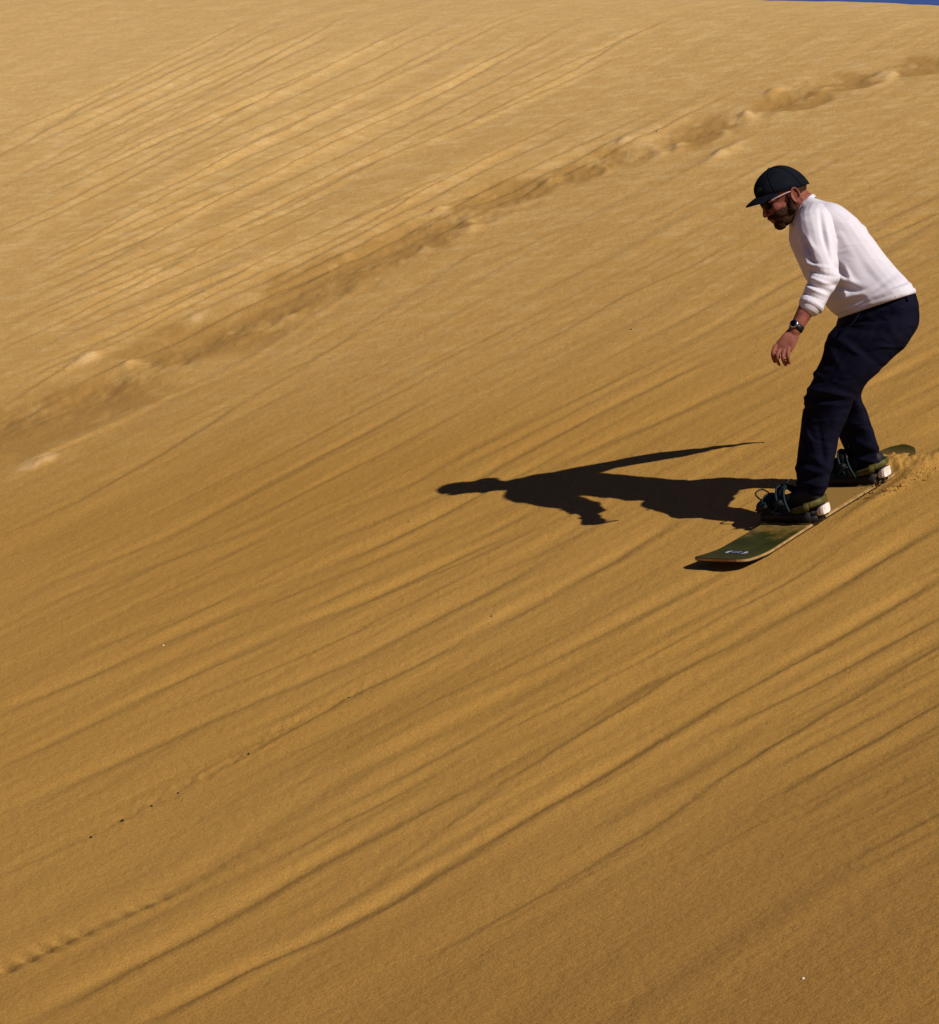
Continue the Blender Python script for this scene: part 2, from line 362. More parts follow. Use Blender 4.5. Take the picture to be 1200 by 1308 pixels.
M_CAP = add_noise(mat('cap_cloth', (.0034, .0045, .0085), .85, .08), (.0055, .0070, .012), 30, bump=.4, bscale=300, bdist=.001)
M_LENS = mat('dark_lens', (.003, .0015, .002), .35, .04)
M_FRAMEW = mat('pale_plastic', (.48, .33, .31), .35, .4)
M_BLACK = add_noise(mat('black_rubber', (.006, .006, .007), .6, .2), (.014, .013, .013), 30, bump=.2, bscale=150)
M_SOLE = add_noise(mat('white_rubber', (.80, .75, .70), .6, .3), (.60, .52, .44), 30, bump=.2, bscale=150)
M_STRAP = mat('watch_strap', (.008, .006, .006), .5, .3); M_METAL = mat('steel', (.55, .55, .58), .25, .5, Metallic=1.0)
M_TEAL = add_noise(mat('teal_strap', (.004, .026, .030), .6, .2), (.002, .008, .010), 70, bump=.3, bscale=150)
M_OLIVE = add_noise(mat('olive_plastic', (.10, .085, .016), .6, .2), (.05, .045, .01), 50, bump=.3, bscale=150)
M_EDGE = add_noise(mat('board_edge', (.42, .26, .10), .6, .25), (.26, .15, .05), 25)
M_BASE = mat('board_base', (.03, .03, .03), .4, .3)
M_EMBLEM = mat('emblem_silver', (.50, .52, .62), .35, .5, Metallic=.3); M_EMB2 = mat('emblem_blue', (.02, .025, .07), .4, .4)
M_PEB = add_noise(mat('dark_stone', (.012, .009, .007), .8, .2), (.03, .022, .015), 200)
M_PEBW = mat('pale_stone', (.75, .68, .55), .7, .3)
M_CLOD = add_noise(mat('sand_clod', (.25, .13, .035), .95, .08), (.36, .2, .06), 150, bump=.8, bscale=300)

def board_mat():
    m = add_noise(mat('board_top', (.026, .027, .0025), .5, .15), (.040, .040, .004), 14)
    t = m.node_tree; b = t.nodes['Principled BSDF']; lk = t.links.new
    src = b.inputs['Base Color'].links[0].from_socket
    tc = node(m, 'ShaderNodeTexCoord'); sp = node(m, 'ShaderNodeSeparateXYZ'); lk(tc.outputs['Object'], sp.inputs[0])
    # loose sand lying on the middle and the tail
    n = node(m, 'ShaderNodeTexNoise'); n.inputs['Scale'].default_value = 11; n.inputs['Detail'].default_value = 8; n.inputs['Roughness'].default_value = .7
    lk(tc.outputs['Object'], n.inputs[0])
    r = node(m, 'ShaderNodeMapRange'); r.inputs[1].default_value = .56; r.inputs[2].default_value = .18; r.inputs[3].default_value = 0; r.inputs[4].default_value = .62; lk(sp.outputs[0], r.inputs[0])
    ad = node(m, 'ShaderNodeMath', operation='ADD'); lk(n.outputs[0], ad.inputs[0]); lk(r.outputs[0], ad.inputs[1])
    r2 = node(m, 'ShaderNodeMapRange'); r2.inputs[1].default_value = .62; r2.inputs[2].default_value = 1.0; r2.inputs[4].default_value = .92; lk(ad.outputs[0], r2.inputs[0])
    tl = node(m, 'ShaderNodeMapRange'); tl.inputs[1].default_value = -.62; tl.inputs[2].default_value = -.44; lk(sp.outputs[0], tl.inputs[0])
    mu = node(m, 'ShaderNodeMath', operation='MULTIPLY'); lk(tl.outputs[0], mu.inputs[0]); lk(r2.outputs[0], mu.inputs[1])
    x = node(m, 'ShaderNodeMix', data_type='RGBA'); lk(mu.outputs[0], x.inputs[0]); lk(src, x.inputs[6]); x.inputs[7].default_value = (.30, .17, .045, 1)
    lk(x.outputs[2], b.inputs['Base Color'])
    return m
M_DECK = board_mat()

# ------------------------------------------------------------------ mesh helpers
def empty(name, loc, label, cat, group=None):
    o = bpy.data.objects.new(name, None); C.objects.link(o); o.location = loc; o['label'] = label; o['category'] = cat
    o.empty_display_size = .1
    if group: o['group'] = group
    return o
def link(name, me_, m, parent=None, smooth=True):
    o = bpy.data.objects.new(name, me_); C.objects.link(o)
    if m is not None: me_.materials.append(m)
    if smooth: me_.polygons.foreach_set('use_smooth', [True] * len(me_.polygons))
    if parent is not None:
        bpy.context.view_layer.update()
        o.parent = parent; o.matrix_parent_inverse = parent.matrix_world.inverted()
    return o
def P(px, py, y): return Vector(((px - 600) / F * y, y, (654 - py) / F * y))

def ring_pts(c, u, v, n=20, sup=2.0):
    out = []
    for i in range(n):
        a = 2 * math.pi * i / n; ca, sa = math.cos(a), math.sin(a)
        k = (abs(ca) ** sup + abs(sa) ** sup) ** (-1 / sup)
        out.append(c + u * (ca * k) + v * (sa * k))
    return out
def loft(bm, rings, cap=True):
    vs = [[bm.verts.new(p) for p in r] for r in rings]; n = len(vs[0])
    for a, b in zip(vs[:-1], vs[1:]):
        for i in range(n): bm.faces.new((a[i], a[(i + 1) % n], b[(i + 1) % n], b[i]))
    if cap: bm.faces.new(list(reversed(vs[0]))); bm.faces.new(vs[-1])
def catmull(arr, sub):
    arr = [np.array(a, float) for a in arr]; out = []
    for i in range(len(arr) - 1):
        p0 = arr[max(i - 1, 0)]; p1 = arr[i]; p2 = arr[i + 1]; p3 = arr[min(i + 2, len(arr) - 1)]
        for k in range(sub):
            t = k / sub
            out.append(.5 * (2 * p1 + (p2 - p0) * t + (2 * p0 - 5 * p1 + 4 * p2 - p3) * t * t + (3 * p1 - p0 - 3 * p2 + p3) * t ** 3))
    out.append(arr[-1]); return out
def pair_loft(bm, st, sub=5, sup=2.0, n=24):
    """stations: (front px, front py, y front, back px, back py, y back, half depth)"""
    rings = []
    for s in catmull(st, sub):
        a = P(s[0], s[1], s[2]); b = P(s[3], s[4], s[5])
        rings.append(ring_pts((a + b) / 2, (a - b) / 2, Vector((0, s[6], 0)), n, sup))
    loft(bm, rings)
def tube(bm, pts, rad, sub=4, n=14, flat=1.0, ref=Vector((0, 1, 0)), round_end=True):
    """pts: vectors; rad: radii; flat: radius factor along ref"""
    st = catmull([(*p, r) for p, r in zip(pts, rad)], sub) if sub > 1 else [np.array((*p, r)) for p, r in zip(pts, rad)]
    ps = [Vector(s[:3]) for s in st]; rs = [s[3] for s in st]; rings = []
    for i, p in enumerate(ps):
        t = (ps[min(i + 1, len(ps) - 1)] - ps[max(i - 1, 0)]).normalized()
        u = ref.cross(t)
        if u.length < 1e-4: u = Vector((1, 0, 0)).cross(t)
        u.normalize(); v = t.cross(u).normalized()
        if i == 0 and round_end:
            for k in (.35, .8): rings.append(ring_pts(p - t * rs[0] * math.sqrt(1 - k * k) * .9, u * rs[0] * k, v * rs[0] * k * flat, n))
        rings.append(ring_pts(p, u * rs[i], v * rs[i] * flat, n))
        if i == len(ps) - 1 and round_end:
            for k in (.8, .35): rings.append(ring_pts(p + t * rs[-1] * math.sqrt(1 - k * k) * .9, u * rs[-1] * k, v * rs[-1] * k * flat, n))
    loft(bm, rings)
def ell(bm, c, ax, ay, az, n=16):
    """ellipsoid with three half-axis vectors"""
    m = Matrix(((ax.x, ay.x, az.x, c.x), (ax.y, ay.y, az.y, c.y), (ax.z, ay.z, az.z, c.z), (0, 0, 0, 1)))
    bmesh.ops.create_uvsphere(bm, u_segments=n + 4, v_segments=n, radius=1, matrix=m)
def to_mesh(bm, name):
    bmesh.ops.recalc_face_normals(bm, faces=bm.faces); m = bpy.data.meshes.new(name); bm.to_mesh(m); bm.free(); return m
def remesh(bm, name, voxel=.005, smooth=3, fac=.5):
    m = to_mesh(bm, name); o = bpy.data.objects.new(name + '_tmp', m); C.objects.link(o)
    md = o.modifiers.new('r', 'REMESH'); md.mode = 'VOXEL'; md.voxel_size = voxel
    if smooth: s = o.modifiers.new('s', 'SMOOTH'); s.factor = fac; s.iterations = smooth
    dg = bpy.context.evaluated_depsgraph_get(); ev = o.evaluated_get(dg)
    out = bpy.data.meshes.new_from_object(ev); bpy.data.objects.remove(o); bpy.data.meshes.remove(m)
    out.name = name; return out
def displace(m, fn):
    n = len(m.vertices); co = np.empty(n * 3); m.vertices.foreach_get('co', co); co = co.reshape(-1, 3)
    no = np.empty(n * 3); m.vertices.foreach_get('normal', no); no = no.reshape(-1, 3)
    co = co + no * fn(co, no)[:, None]; m.vertices.foreach_set('co', co.ravel()); m.update()
def pxy(co): return 600 + F * co[:, 0] / co[:, 1], 654 - F * co[:, 2] / co[:, 1]
def fold(co, c, d, length, width, amp, sharp=1.0):
    """one cloth fold: a ridge of given length along direction d through point c"""
    c = np.array(c); d = np.array(d) / np.linalg.norm(d); r = co - c; t = r @ d
    perp = r - t[:, None] * d; e = np.linalg.norm(perp, axis=1)
    return amp * np.exp(-(t / length) ** 2 - (e / width) ** 2)

# ------------------------------------------------------------------ person
person = empty('person', P(1057, 637, 14.0), 'bearded man in white pullover, navy trousers and dark cap crouching as he rides the sandboard', 'person')

# head frame
HC = P(1000, 248, 14.06)
yaw, pit = math.radians(14), math.radians(31)
hf = Vector((-math.cos(yaw) * math.cos(pit), -math.sin(yaw) * math.cos(pit), -math.sin(pit)))
hl = Vector((math.sin(yaw), -math.cos(yaw), 0))          # towards his left ear
hu = hl.cross(hf) * -1
if hu.z < 0: hu = -hu
hu.normalize()
def HP(f, l, u): return HC + hf * f + hl * l + hu * u

shL = P(1040, 290, 13.88); elL = P(1054, 352, 13.74); wrL = P(1015, 423, 13.70)
shR = P(1090, 300, 14.24); elR = P(1113, 352, 14.42); wrR = P(1117, 388, 14.535)

bm = bmesh.new()
# skull, face, jaw
ell(bm, HP(-.008, 0, .018), hf * .099, hl * .076, hu * .092)
ell(bm, HP(.030, 0, -.030), hf * .062, hl * .060, hu * .085)
ell(bm, HP(.028, 0, -.070), hf * .058, hl * .054, hu * .042)
ell(bm, HP(.072, 0, -.098), hf * .022, hl * .026, hu * .020)
ell(bm, HP(.075, 0, .012), hf * .022, hl * .055, hu * .016)          # brow
for s in (-1, 1):
    ell(bm, HP(.058, s * .036, -.030), hf * .028, hl * .022, hu * .022)   # cheek
    ell(bm, HP(-.017, s * .077, -.024), (hf * .8 - hl * s * .2) * .019, (hl * s + hf * -.35) * .006, hu * .027)   # ear
    tube(bm, [HP(-.017 + .017 * math.cos(a) - .004 * math.sin(a), s * (.086 - .004 * math.cos(a)), -.022 + .030 * math.sin(a)) for a in np.linspace(-1.9, 3.5, 12)], [.0042] * 12, 2, 8)
tube(bm, [HP(.088, 0, .004), HP(.102, 0, -.020), HP(.111, 0, -.038)], [.007, .009, .0115], 3)
for s in (-1, 1): ell(bm, HP(.096, s * .012, -.042), hf * .013, hl * .009, hu * .009)
ell(bm, HP(.092, 0, -.066), hf * .012, hl * .024, hu * .006); ell(bm, HP(.090, 0, -.078), hf * .012, hl * .022, hu * .007)
# neck, trunk core, limbs inside the clothes
tube(bm, [HP(-.03, 0, -.02), P(1026, 262, 14.06), P(1046, 282, 14.05)], [.058, .058, .066], 4)
tube(bm, [P(1046, 282, 14.05), P(1074, 328, 13.98), P(1105, 378, 13.9), P(1120, 400, 13.87)], [.09, .10, .10, .11], 4)
tube(bm, [P(1046, 290, 14.05), shL], [.06, .045], 3); tube(bm, [P(1056, 290, 14.05), shR], [.06, .045], 3)
tube(bm, [shL, elL], [.045, .038], 3); tube(bm, [elL, elL.lerp(wrL, .45), wrL], [.036, .037, .025], 4)
tube(bm, [shR, elR], [.045, .038], 3); tube(bm, [elR, elR.lerp(wrR, .45), wrR], [.036, .036, .025], 4)
for h_, k_, a_ in ((P(1120, 415, 13.76), P(1064, 510, 13.75), P(1036, 636, 13.76)), (P(1120, 415, 14.0), P(1076, 508, 14.12), P(1110, 598, 14.12))):
    tube(bm, [h_, h_.lerp(k_, .5), k_, k_.lerp(a_, .35), a_], [.055, .048, .034, .030, .028], 4)
# left hand: back of the hand to the camera, fingers hanging and curling
tube(bm, [wrL, P(1009, 433, 13.69), P(1002, 443, 13.69)], [.026, .034, .037], 4, flat=.42)
kn = [(991.5, 441.5), (996.5, 445), (1002, 447.5), (1007.5, 448)]
md1 = [(987.5, 450), (993, 454.5), (1000, 456), (1006.5, 455)]
md2 = [(987.8, 457), (993.5, 461.5), (1001.5, 462.5), (1007, 460.5)]
tp = [(990, 462.5), (996, 466), (1004, 466.5), (1008.5, 464)]
for i in range(4):
    y0 = 13.690 - .004 * i
    a = P(*kn[i], y0); root = a.lerp(P(1006, 438, 13.69), .3)
    tube(bm, [root, a, P(*md1[i], y0 - .012), P(*md2[i], y0 + .004), P(*tp[i], y0 + .020)], [.0085, .0088, .0080, .0073, .0062], 4, 10)
tube(bm, [P(1004, 433, 13.71), P(997, 442, 13.735), P(994, 451, 13.745), P(995, 457, 13.742)], [.013, .011, .0095, .007], 4, 10)
# right hand, reaching back for balance, fingers apart
dR = (wrR - elR).normalized(); sR = dR.cross(Vector((0, 0, 1))).normalized()
tube(bm, [wrR, wrR + dR * .045, wrR + dR * .09], [.026, .036, .038], 4, flat=.42, ref=dR.cross(sR))
for i in range(4):
    o = sR * (.028 - .0187 * i); r0 = wrR + dR * .08 + o; ln = (.068, .078, .074, .058)[i]; sp = sR * (.012 - .008 * i)
    tube(bm, [r0, r0 + dR * ln * .4 + sp * .5, r0 + dR * ln * .75 + sp - Vector((0, 0, .004)), r0 + dR * ln + sp * 1.2 - Vector((0, 0, .012))], [.0088, .0082, .0075, .0062], 3, 10)
tube(bm, [wrR + dR * .02 + sR * .02, wrR + dR * .05 + sR * .045, wrR + dR * .085 + sR * .058], [.013, .011, .008], 3, 10)
body = link('body', remesh(bm, 'body', .0032, 2, .5), M_SKIN, person)

# beard: a thin pelt over jaw, chin and upper lip
bm = bmesh.new()
ell(bm, HP(.022, 0, -.060), hf * .066, hl * .0650, hu * .046)
ell(bm, HP(.045, 0, -.085), hf * .050, hl * .050, hu * .036)
ell(bm, HP(.072, 0, -.100), hf * .027, hl * .033, hu * .026)
tube(bm, [HP(.080, -.036, -.074), HP(.097, -.016, -.058), HP(.102, 0, -.056), HP(.097, .016, -.058), HP(.080, .036, -.074)], [.009, .0085, .007, .0085, .009], 4)
for s in (-1, 1): ell(bm, HP(.050, s * .038, -.056), hf * .040, hl * .024, hu * .026)
for s in (-1, 1): tube(bm, [HP(.006, s * .0735, -.005), HP(.004, s * .068, -.035), HP(.014, s * .060, -.066)], [.009, .013, .02], 4)
mb = remesh(bm, 'beard', .0032, 2)
displace(mb, lambda co, no: .0022 * np.array([mnoise.noise(Vector(p) * 140) for p in co]))
link('beard', mb, M_BEARD, person)

# cap
def cap_pt(th, ph, k=1.0):
    # th around (0 = front), ph from rim (0) to top (pi/2)
    f = .113 * math.cos(th) * math.cos(ph) * k - .004; l = .086 * math.sin(th) * math.cos(ph) * k
    h = .010 + .030 * math.cos(th) * (1 - math.sin(ph)) + .109 * (math.sin(ph) ** .9 if ph > 0 else 0) * k
    return HP(f - .004 + .006 * math.sin(ph), l, h)
bm = bmesh.new()
nT, nP = 48, 14
for k in (1.0, .965):
    g = [[bm.verts.new(cap_pt(2 * math.pi * i / nT, (math.pi / 2) * j / nP * .985, k * (1 - .012 * (abs(math.sin(3 * (2 * math.pi * i / nT))) < .12)))) for i in range(nT)] for j in range(nP + 1)]
    for j in range(nP):
        for i in range(nT): bm.faces.new((g[j][i], g[j][(i + 1) % nT], g[j + 1][(i + 1) % nT], g[j + 1][i]))
    bm.faces.new(g[nP])
    if k == 1.0: g0 = g[0]
    else:
        for i in range(nT): bm.faces.new((g0[i], g[0][i], g[0][(i + 1) % nT], g0[(i + 1) % nT]))
cap = link('cap', to_mesh(bm, 'cap'), M_CAP, person)
bm = bmesh.new()
for k6 in range(6):
    th = math.pi * (k6 / 3 + 1 / 6 * 0)
    tube(bm, [cap_pt(th, (math.pi / 2) * j / 10 * .98, 1.004) for j in range(11)], [.0016] * 11, 1, 6, round_end=False)
tube(bm, [cap_pt(2 * math.pi * i / 40, .10, 1.004) for i in range(41)], [.0013] * 41, 1, 6, round_end=False)
link('seam', to_mesh(bm, 'seam'), M_CAP, cap)
bm = bmesh.new(); rings = []
for j in range(11):
    t = j / 10; ln = .062
    row_t, row_b = [], []
    for i in range(15):
        a = (i / 14 - .5) * 2; th = a * 1.12
        st = Vector((.108 * math.cos(th) - .004, .084 * math.sin(th), 0))
        ext = ln * t * max(0, 1 - abs(a) ** 2.6 * .92)
        drop = .030 * math.cos(th) - .012 * abs(a) ** 2 * t - .010 * t * t
        row_t.append(HP(st.x + ext, st.y * (1 - .05 * t), .0145 + drop)); row_b.append(HP(st.x + ext, st.y * (1 - .05 * t), .0100 + drop))
    rings.append(row_t + row_b[::-1])
loft(bm, rings); link('brim', to_mesh(bm, 'brim'), M_CAP, cap)
bm = bmesh.new(); ell(bm, HP(-.002, 0, .1185), hf * .009, hl * .009, hu * .005, 8); link('button', to_mesh(bm, 'button'), M_CAP, cap)
bm = bmesh.new(); ell(bm, HP(.090, .036, .068), (hf * .5 + hl * -.9) * .010, (hf * .9 + hl * .5) * .0025, hu * .011, 8)
link('badge', to_mesh(bm, 'badge'), M_TEAL, cap)
# close-cropped hair at the nape
bm = bmesh.new(); ell(bm, HP(-.030, 0, .000), hf * .079, hl * .0745, hu * .062)
link('hair', to_mesh(bm, 'hair'), M_BEARD, person)
# sunglasses
gl = bmesh.new()
for s in (-1, 1): ell(gl, HP(.093, s * .031, -.002), hf * .006 - hl * s * .004, hl * s * .027 - hf * .006, hu * .021, 12)
tube(gl, [HP(.102, -.012, .006), HP(.105, 0, .009), HP(.102, .012, .006)], [.003, .003, .003], 3, 8)
glasses = link('sunglasses', to_mesh(gl, 'sunglasses'), M_LENS, person)
for s in (-1, 1):
    bm = bmesh.new(); tube(bm, [HP(.088, s * .058, .008), HP(.055, s * .076, .008), HP(.010, s * .083, .004), HP(-.012, s * .082, -.001)], [.0024, .0024, .0022, .002], 4, 8)
    link('temple_arm', to_mesh(bm, 'temple_arm'), M_FRAMEW, glasses)

# pullover
bm = bmesh.new()
pair_loft(bm, [
 (1015, 264, 14.08, 1036, 252, 14.05, .062),
 (1011, 276, 14.10, 1052, 257, 14.02, .100),
 (1008, 289, 14.12, 1072, 263, 14.00, .165),
 (1009, 308, 14.12, 1094, 279, 13.98, .190),
 (1018, 332, 14.09, 1113, 303, 13.94, .180),
 (1030, 356, 14.04, 1132, 328, 13.90, .168),
 (1045, 378, 14.00, 1149, 348, 13.84, .165),
 (1060, 395, 13.96, 1163, 363, 13.79, .170),
 (1070, 403, 13.94, 1168, 373, 13.77, .172)], 6, 2.2, 32)
def arm(sh, el, end, r):
    tube(bm, [sh, sh.lerp(el, .5), el, el.lerp(end, .5), end], r, 5, 18)
cuffL = P(1036, 391, 13.715)
tube(bm, [P(1044, 284, 13.96), shL], [.085, .078], 3, 18)
arm(shL, elL, cuffL, [.078, .072, .060, .052, .050])
tube(bm, [cuffL.lerp(elL, .06), cuffL], [.054, .054], 2, 18, round_end=False)
tube(bm, [P(1056, 288, 14.12), shR], [.08, .062], 3, 18)
cuffR = elR.lerp(wrR, .5)
arm(shR, elR, cuffR, [.064, .060, .052, .045, .042])
ms = remesh(bm, 'pullover', .0038, 3, .5)
def shirt_folds(co, no):
    px, py = pxy(co); y = co[:, 1]; D = np.zeros(len(co))
    camside = np.clip(-no[:, 1] * 1.5 + .3, 0, 1)
    def F2(x0, y0, ang, ln, wd, amp):
        a = math.radians(ang); dx, dy = px - x0, py - y0
        t = dx * math.cos(a) + dy * math.sin(a); e = -dx * math.sin(a) + dy * math.cos(a)
        e = e + .012 * t * t / max(ln, 1) * 3
        return amp * np.exp(-(t / ln) ** 2 - (e / wd) ** 2)
    # gathers on the lower sleeve
    arm_ = (px < 1078) & (py > 270)
    for x0, y0, an, ln, wd, am in [(1046, 340, 12, 14, 2.6, .006), (1050, 350, 14, 16, 2.6, -.006), (1046, 359, 18, 14, 2.6, .007), (1042, 366, 22, 14, 2.4, -.006),
        (1042, 372, 22, 13, 2.4, .006), (1036, 378, 24, 12, 2.2, -.005), (1028, 330, 60, 12, 3, .006), (1034, 322, 70, 16, 3, -.006),   (1036, 312, 55, 14, 3, .004), (1040, 335, 30, 12, 2.6, -.004)]:
        D += F2(x0, y0, an, ln, wd, am) * camside
    # pull lines of the trunk
    for x0, y0, an, ln, wd, am in [(1052, 300, 78, 22, 3, -.007), (1058, 302, 78, 22, 4, .005), (1074, 345, 50, 14, 4, -.008), (1082, 358, 20, 16, 4, .008), (1080, 368, 12, 20, 4, -.009),
        (1092, 378, -18, 18, 3, .009), (1096, 385, -22, 18, 2.6, -.007), (1108, 380, -28, 20, 3, .004), (1120, 368, -35, 30, 4, -.003), (1140, 372, -20, 26, 3, .004), (1145, 366, -20, 24, 3, -.003),
        (1085, 320, 60, 30, 7, .003), (1105, 345, 50, 30, 6, -.003), (1072, 285, 30, 24, 6, .003), (1080, 372, 70, 7, 3, .006), (1084, 350, 65, 10, 3, .005)]:
        D += F2(x0, y0, an, ln, wd, am) * camside
    nz = np.array([mnoise.noise(Vector((p[0] * 9, p[1] * 9, p[2] * 14))) for p in co])
    return D * 1.6 + .004 * nz
displace(ms, shirt_folds)
shirt = link('pullover', ms, M_SHIRT, person)
# ribbed hem and cuffs
def band(name, a, b, ya, yb, dep, h, dirv, m, parent, sup=2.2):
    A_, B_ = P(*a, ya), P(*b, yb); c = (A_ + B_) / 2; u = (A_ - B_) / 2; v = Vector((0, dep, 0))
    bm = bmesh.new()
    r = [ring_pts(c + dirv * h * t, u * k, v * k, 40, sup) for t, k in ((0, .98), (.1, 1.02), (.5, 1.03), (.9, 1.02), (1, .97))]
    loft(bm, r); return link(name, to_mesh(bm, name), m, parent)
hd = (P(1112, 392, 13.86) - P(1106, 372, 13.86)).normalized()
band('hem', (1071, 400), (1167, 368), 13.94, 13.78, .174, .024, hd, M_SHIRT, shirt)
def cuff(c, d, r):
    bm = bmesh.new(); tube(bm, [c - d * .020, c - d * .008, c + d * .006], [r * 1.0, r * 1.02, r * 1.0], 2, 22, round_end=False); link('cuff', to_mesh(bm, 'cuff'), M_SHIRT, shirt)
cuff(cuffL, (cuffL - elL).normalized(), .051); cuff(cuffR, (cuffR - elR).normalized(), .042)
bm = bmesh.new()
ca = P(1028, 264, 14.065); cd = (P(1026, 262, 14.06) - HP(-.03, 0, -.02)).normalized()
cu = cd.cross(Vector((0, 1, 0))).normalized()
N = 28; rr = [ca + cu * .060 * math.cos(2 * math.pi * i / N) + cd.cross(cu) * .062 * math.sin(2 * math.pi * i / N) for i in range(N)]
for i in range(N): pass
tor = []
for i in range(N):
    o_ = (rr[i] - ca).normalized(); tor.append([bm.verts.new(rr[i] + o_ * .0045 * math.cos(a) + cd * .010 * math.sin(a)) for a in [k * math.pi / 4 for k in range(8)]])
for i in range(N):
    for k in range(8): bm.faces.new((tor[i][k], tor[(i + 1) % N][k], tor[(i + 1) % N][(k + 1) % 8], tor[i][(k + 1) % 8]))
link('collar', to_mesh(bm, 'collar'), M_SHIRT, shirt)

# trousers
bm = bmesh.new()
pair_loft(bm, [
 (1078, 393, 13.95, 1167, 368, 13.79, .150),
 (1072, 404, 13.95, 1172, 384, 13.77, .162),
 (1065, 418, 13.94, 1174, 402, 13.76, .178),
 (1061, 428, 13.93, 1172, 420, 13.76, .182),
 (1062, 440, 13.93, 1160, 436, 13.78, .170)], 5, 2.2, 30)
pair_loft(bm, [
 (1066, 415, 13.80, 1172, 412, 13.68, .088),
 (1060, 430, 13.80, 1166, 430, 13.68, .100),
 (1052, 449, 13.80, 1147, 453, 13.69, .100),
 (1042, 474, 13.80, 1120, 477, 13.70, .098),
 (1032, 499, 13.80, 1097, 500, 13.72, .094),
 (1026, 525, 13.82, 1084, 528, 13.74, .086),
 (1022, 555, 13.82, 1074, 556, 13.75, .080),
 (1019, 585, 13.81, 1067, 585, 13.73, .074),
 (1017, 610, 13.80, 1060, 609, 13.71, .070),
 (1015, 634, 13.80, 1053, 632, 13.71, .068)], 5, 2.1, 26)
pair_loft(bm, [
 (1070, 415, 14.05, 1168, 412, 13.93, .090),
 (1062, 440, 14.08, 1158, 440, 13.95, .100),
 (1052, 470, 14.14, 1125, 472, 14.00, .095),
 (1048, 500, 14.18, 1101, 500, 14.08, .088),
 (1060, 528, 14.20, 1108, 529, 14.10, .080),
 (1073, 560, 14.19, 1119, 560, 14.09, .074),
 (1083, 585, 14.17, 1126, 584, 14.07, .070),
 (1090, 604, 14.16, 1129, 598, 14.07, .066)], 5, 2.1, 26)
mp_ = remesh(bm, 'trousers', .005, 3, .5)
def pant_folds(co, no):
    px, py = pxy(co); y = co[:, 1]; D = np.zeros(len(co)); rr_ = np.random.default_rng(11)
    left = y < 13.97 + .0 * px
    for x0, y0, an, ln, wd, am in [(1050, 500, 10, 26, 4, .007), (1056, 510, 5, 24, 3.5, -.007), (1046, 518, -8, 20, 3.5, .006), (1060, 490, 20, 26, 4, -.005), (1044, 480, 35, 22, 4, .005),
        (1030, 508, 15, 12, 3, .006), (1028, 520, 0, 12, 3, -.006), (1080, 440, 30, 40, 6, .005), (1100, 420, 8, 50, 6, -.005), (1140, 420, 60, 30, 6, .004), (1110, 455, 40, 30, 5, -.005), (1130, 400, -15, 40, 4, .004),
        (1035, 560, 70, 26, 4, .004), (1050, 570, 80, 30, 4, -.004), (1030, 600, 10, 20, 4, .006), (1040, 610, -12, 22, 3.5, -.007), (1035, 619, 8, 22, 3, .006), (1048, 590, 30, 18, 4, .004),
        (1108, 570, 15, 18, 4, .005), (1106, 580, -10, 20, 3.5, -.006), (1112, 590, 10, 20, 3, .005), (1098, 545, 20, 18, 4, .004), (1062, 450, 60, 26, 5, .004)]:
        a = math.radians(an); dx, dy = px - x0, py - y0; t = dx * math.cos(a) + dy * math.sin(a); e = -dx * math.sin(a) + dy * math.cos(a)
        D += am * np.exp(-(t / ln) ** 2 - (e / wd) ** 2)
    nz = np.array([mnoise.noise(Vector((p[0] * 10, p[1] * 10, p[2] * 12))) for p in co])
    return D * 1.5 + .006 * nz
displace(mp_, pant_folds)
trousers = link('trousers', mp_, M_PANTS, person)
for a_, b_, c__ in (((1125, 398, 13.675), (1140, 396, 13.665), (1156, 390, 13.66)),):
    bm = bmesh.new(); tube(bm, [P(*a_), P(*b_), P(*c__)], [.0022] * 3, 4, 8); link('stitching', to_mesh(bm, 'stitching'), M_PANTS, trousers)
# side pocket seam and back pocket flap
bm = bmesh.new(); tube(bm, [P(1098, 400, 13.675), P(1090, 412, 13.668), P(1078, 424, 13.672)], [.003] * 3, 4, 8); link('pocket', to_mesh(bm, 'pocket'), M_PANTS, trousers)
bm = bmesh.new(); tube(bm, [P(1159, 376, 13.68), P(1160, 383, 13.67)], [.006, .006], 2, 8, flat=.5); link('belt_loop', to_mesh(bm, 'belt_loop'), M_PANTS, trousers)

# watch
wc = elL.lerp(wrL, .93); wd_ = (wrL - elL).normalized()
bm = bmesh.new(); tube(bm, [wc - wd_ * .012, wc, wc + wd_ * .012], [.0295, .0300, .0290], 1, 22, round_end=False)
watch = link('wristwatch', to_mesh(bm, 'wristwatch'), M_STRAP, person)
wn = Vector((-.55, -.75, -.1)); wn = (wn - wd_ * wn.dot(wd_)).normalized(); ws = wn.cross(wd_)
bm = bmesh.new(); loft(bm, [ring_pts(wc + wn * (.028 + h), wd_ * r, ws * r, 20) for h, r in ((0, .017), (.008, .018), (.010, .0165))])
case = link('watch_case', to_mesh(bm, 'watch_case'), M_METAL, watch)
bm = bmesh.new(); loft(bm, [ring_pts(wc + wn * (.0375 + h), wd_ * r, ws * r, 20) for h, r in ((0, .0140), (.0020, .0135))]); link('dial', to_mesh(bm, 'dial'), M_LENS, case)

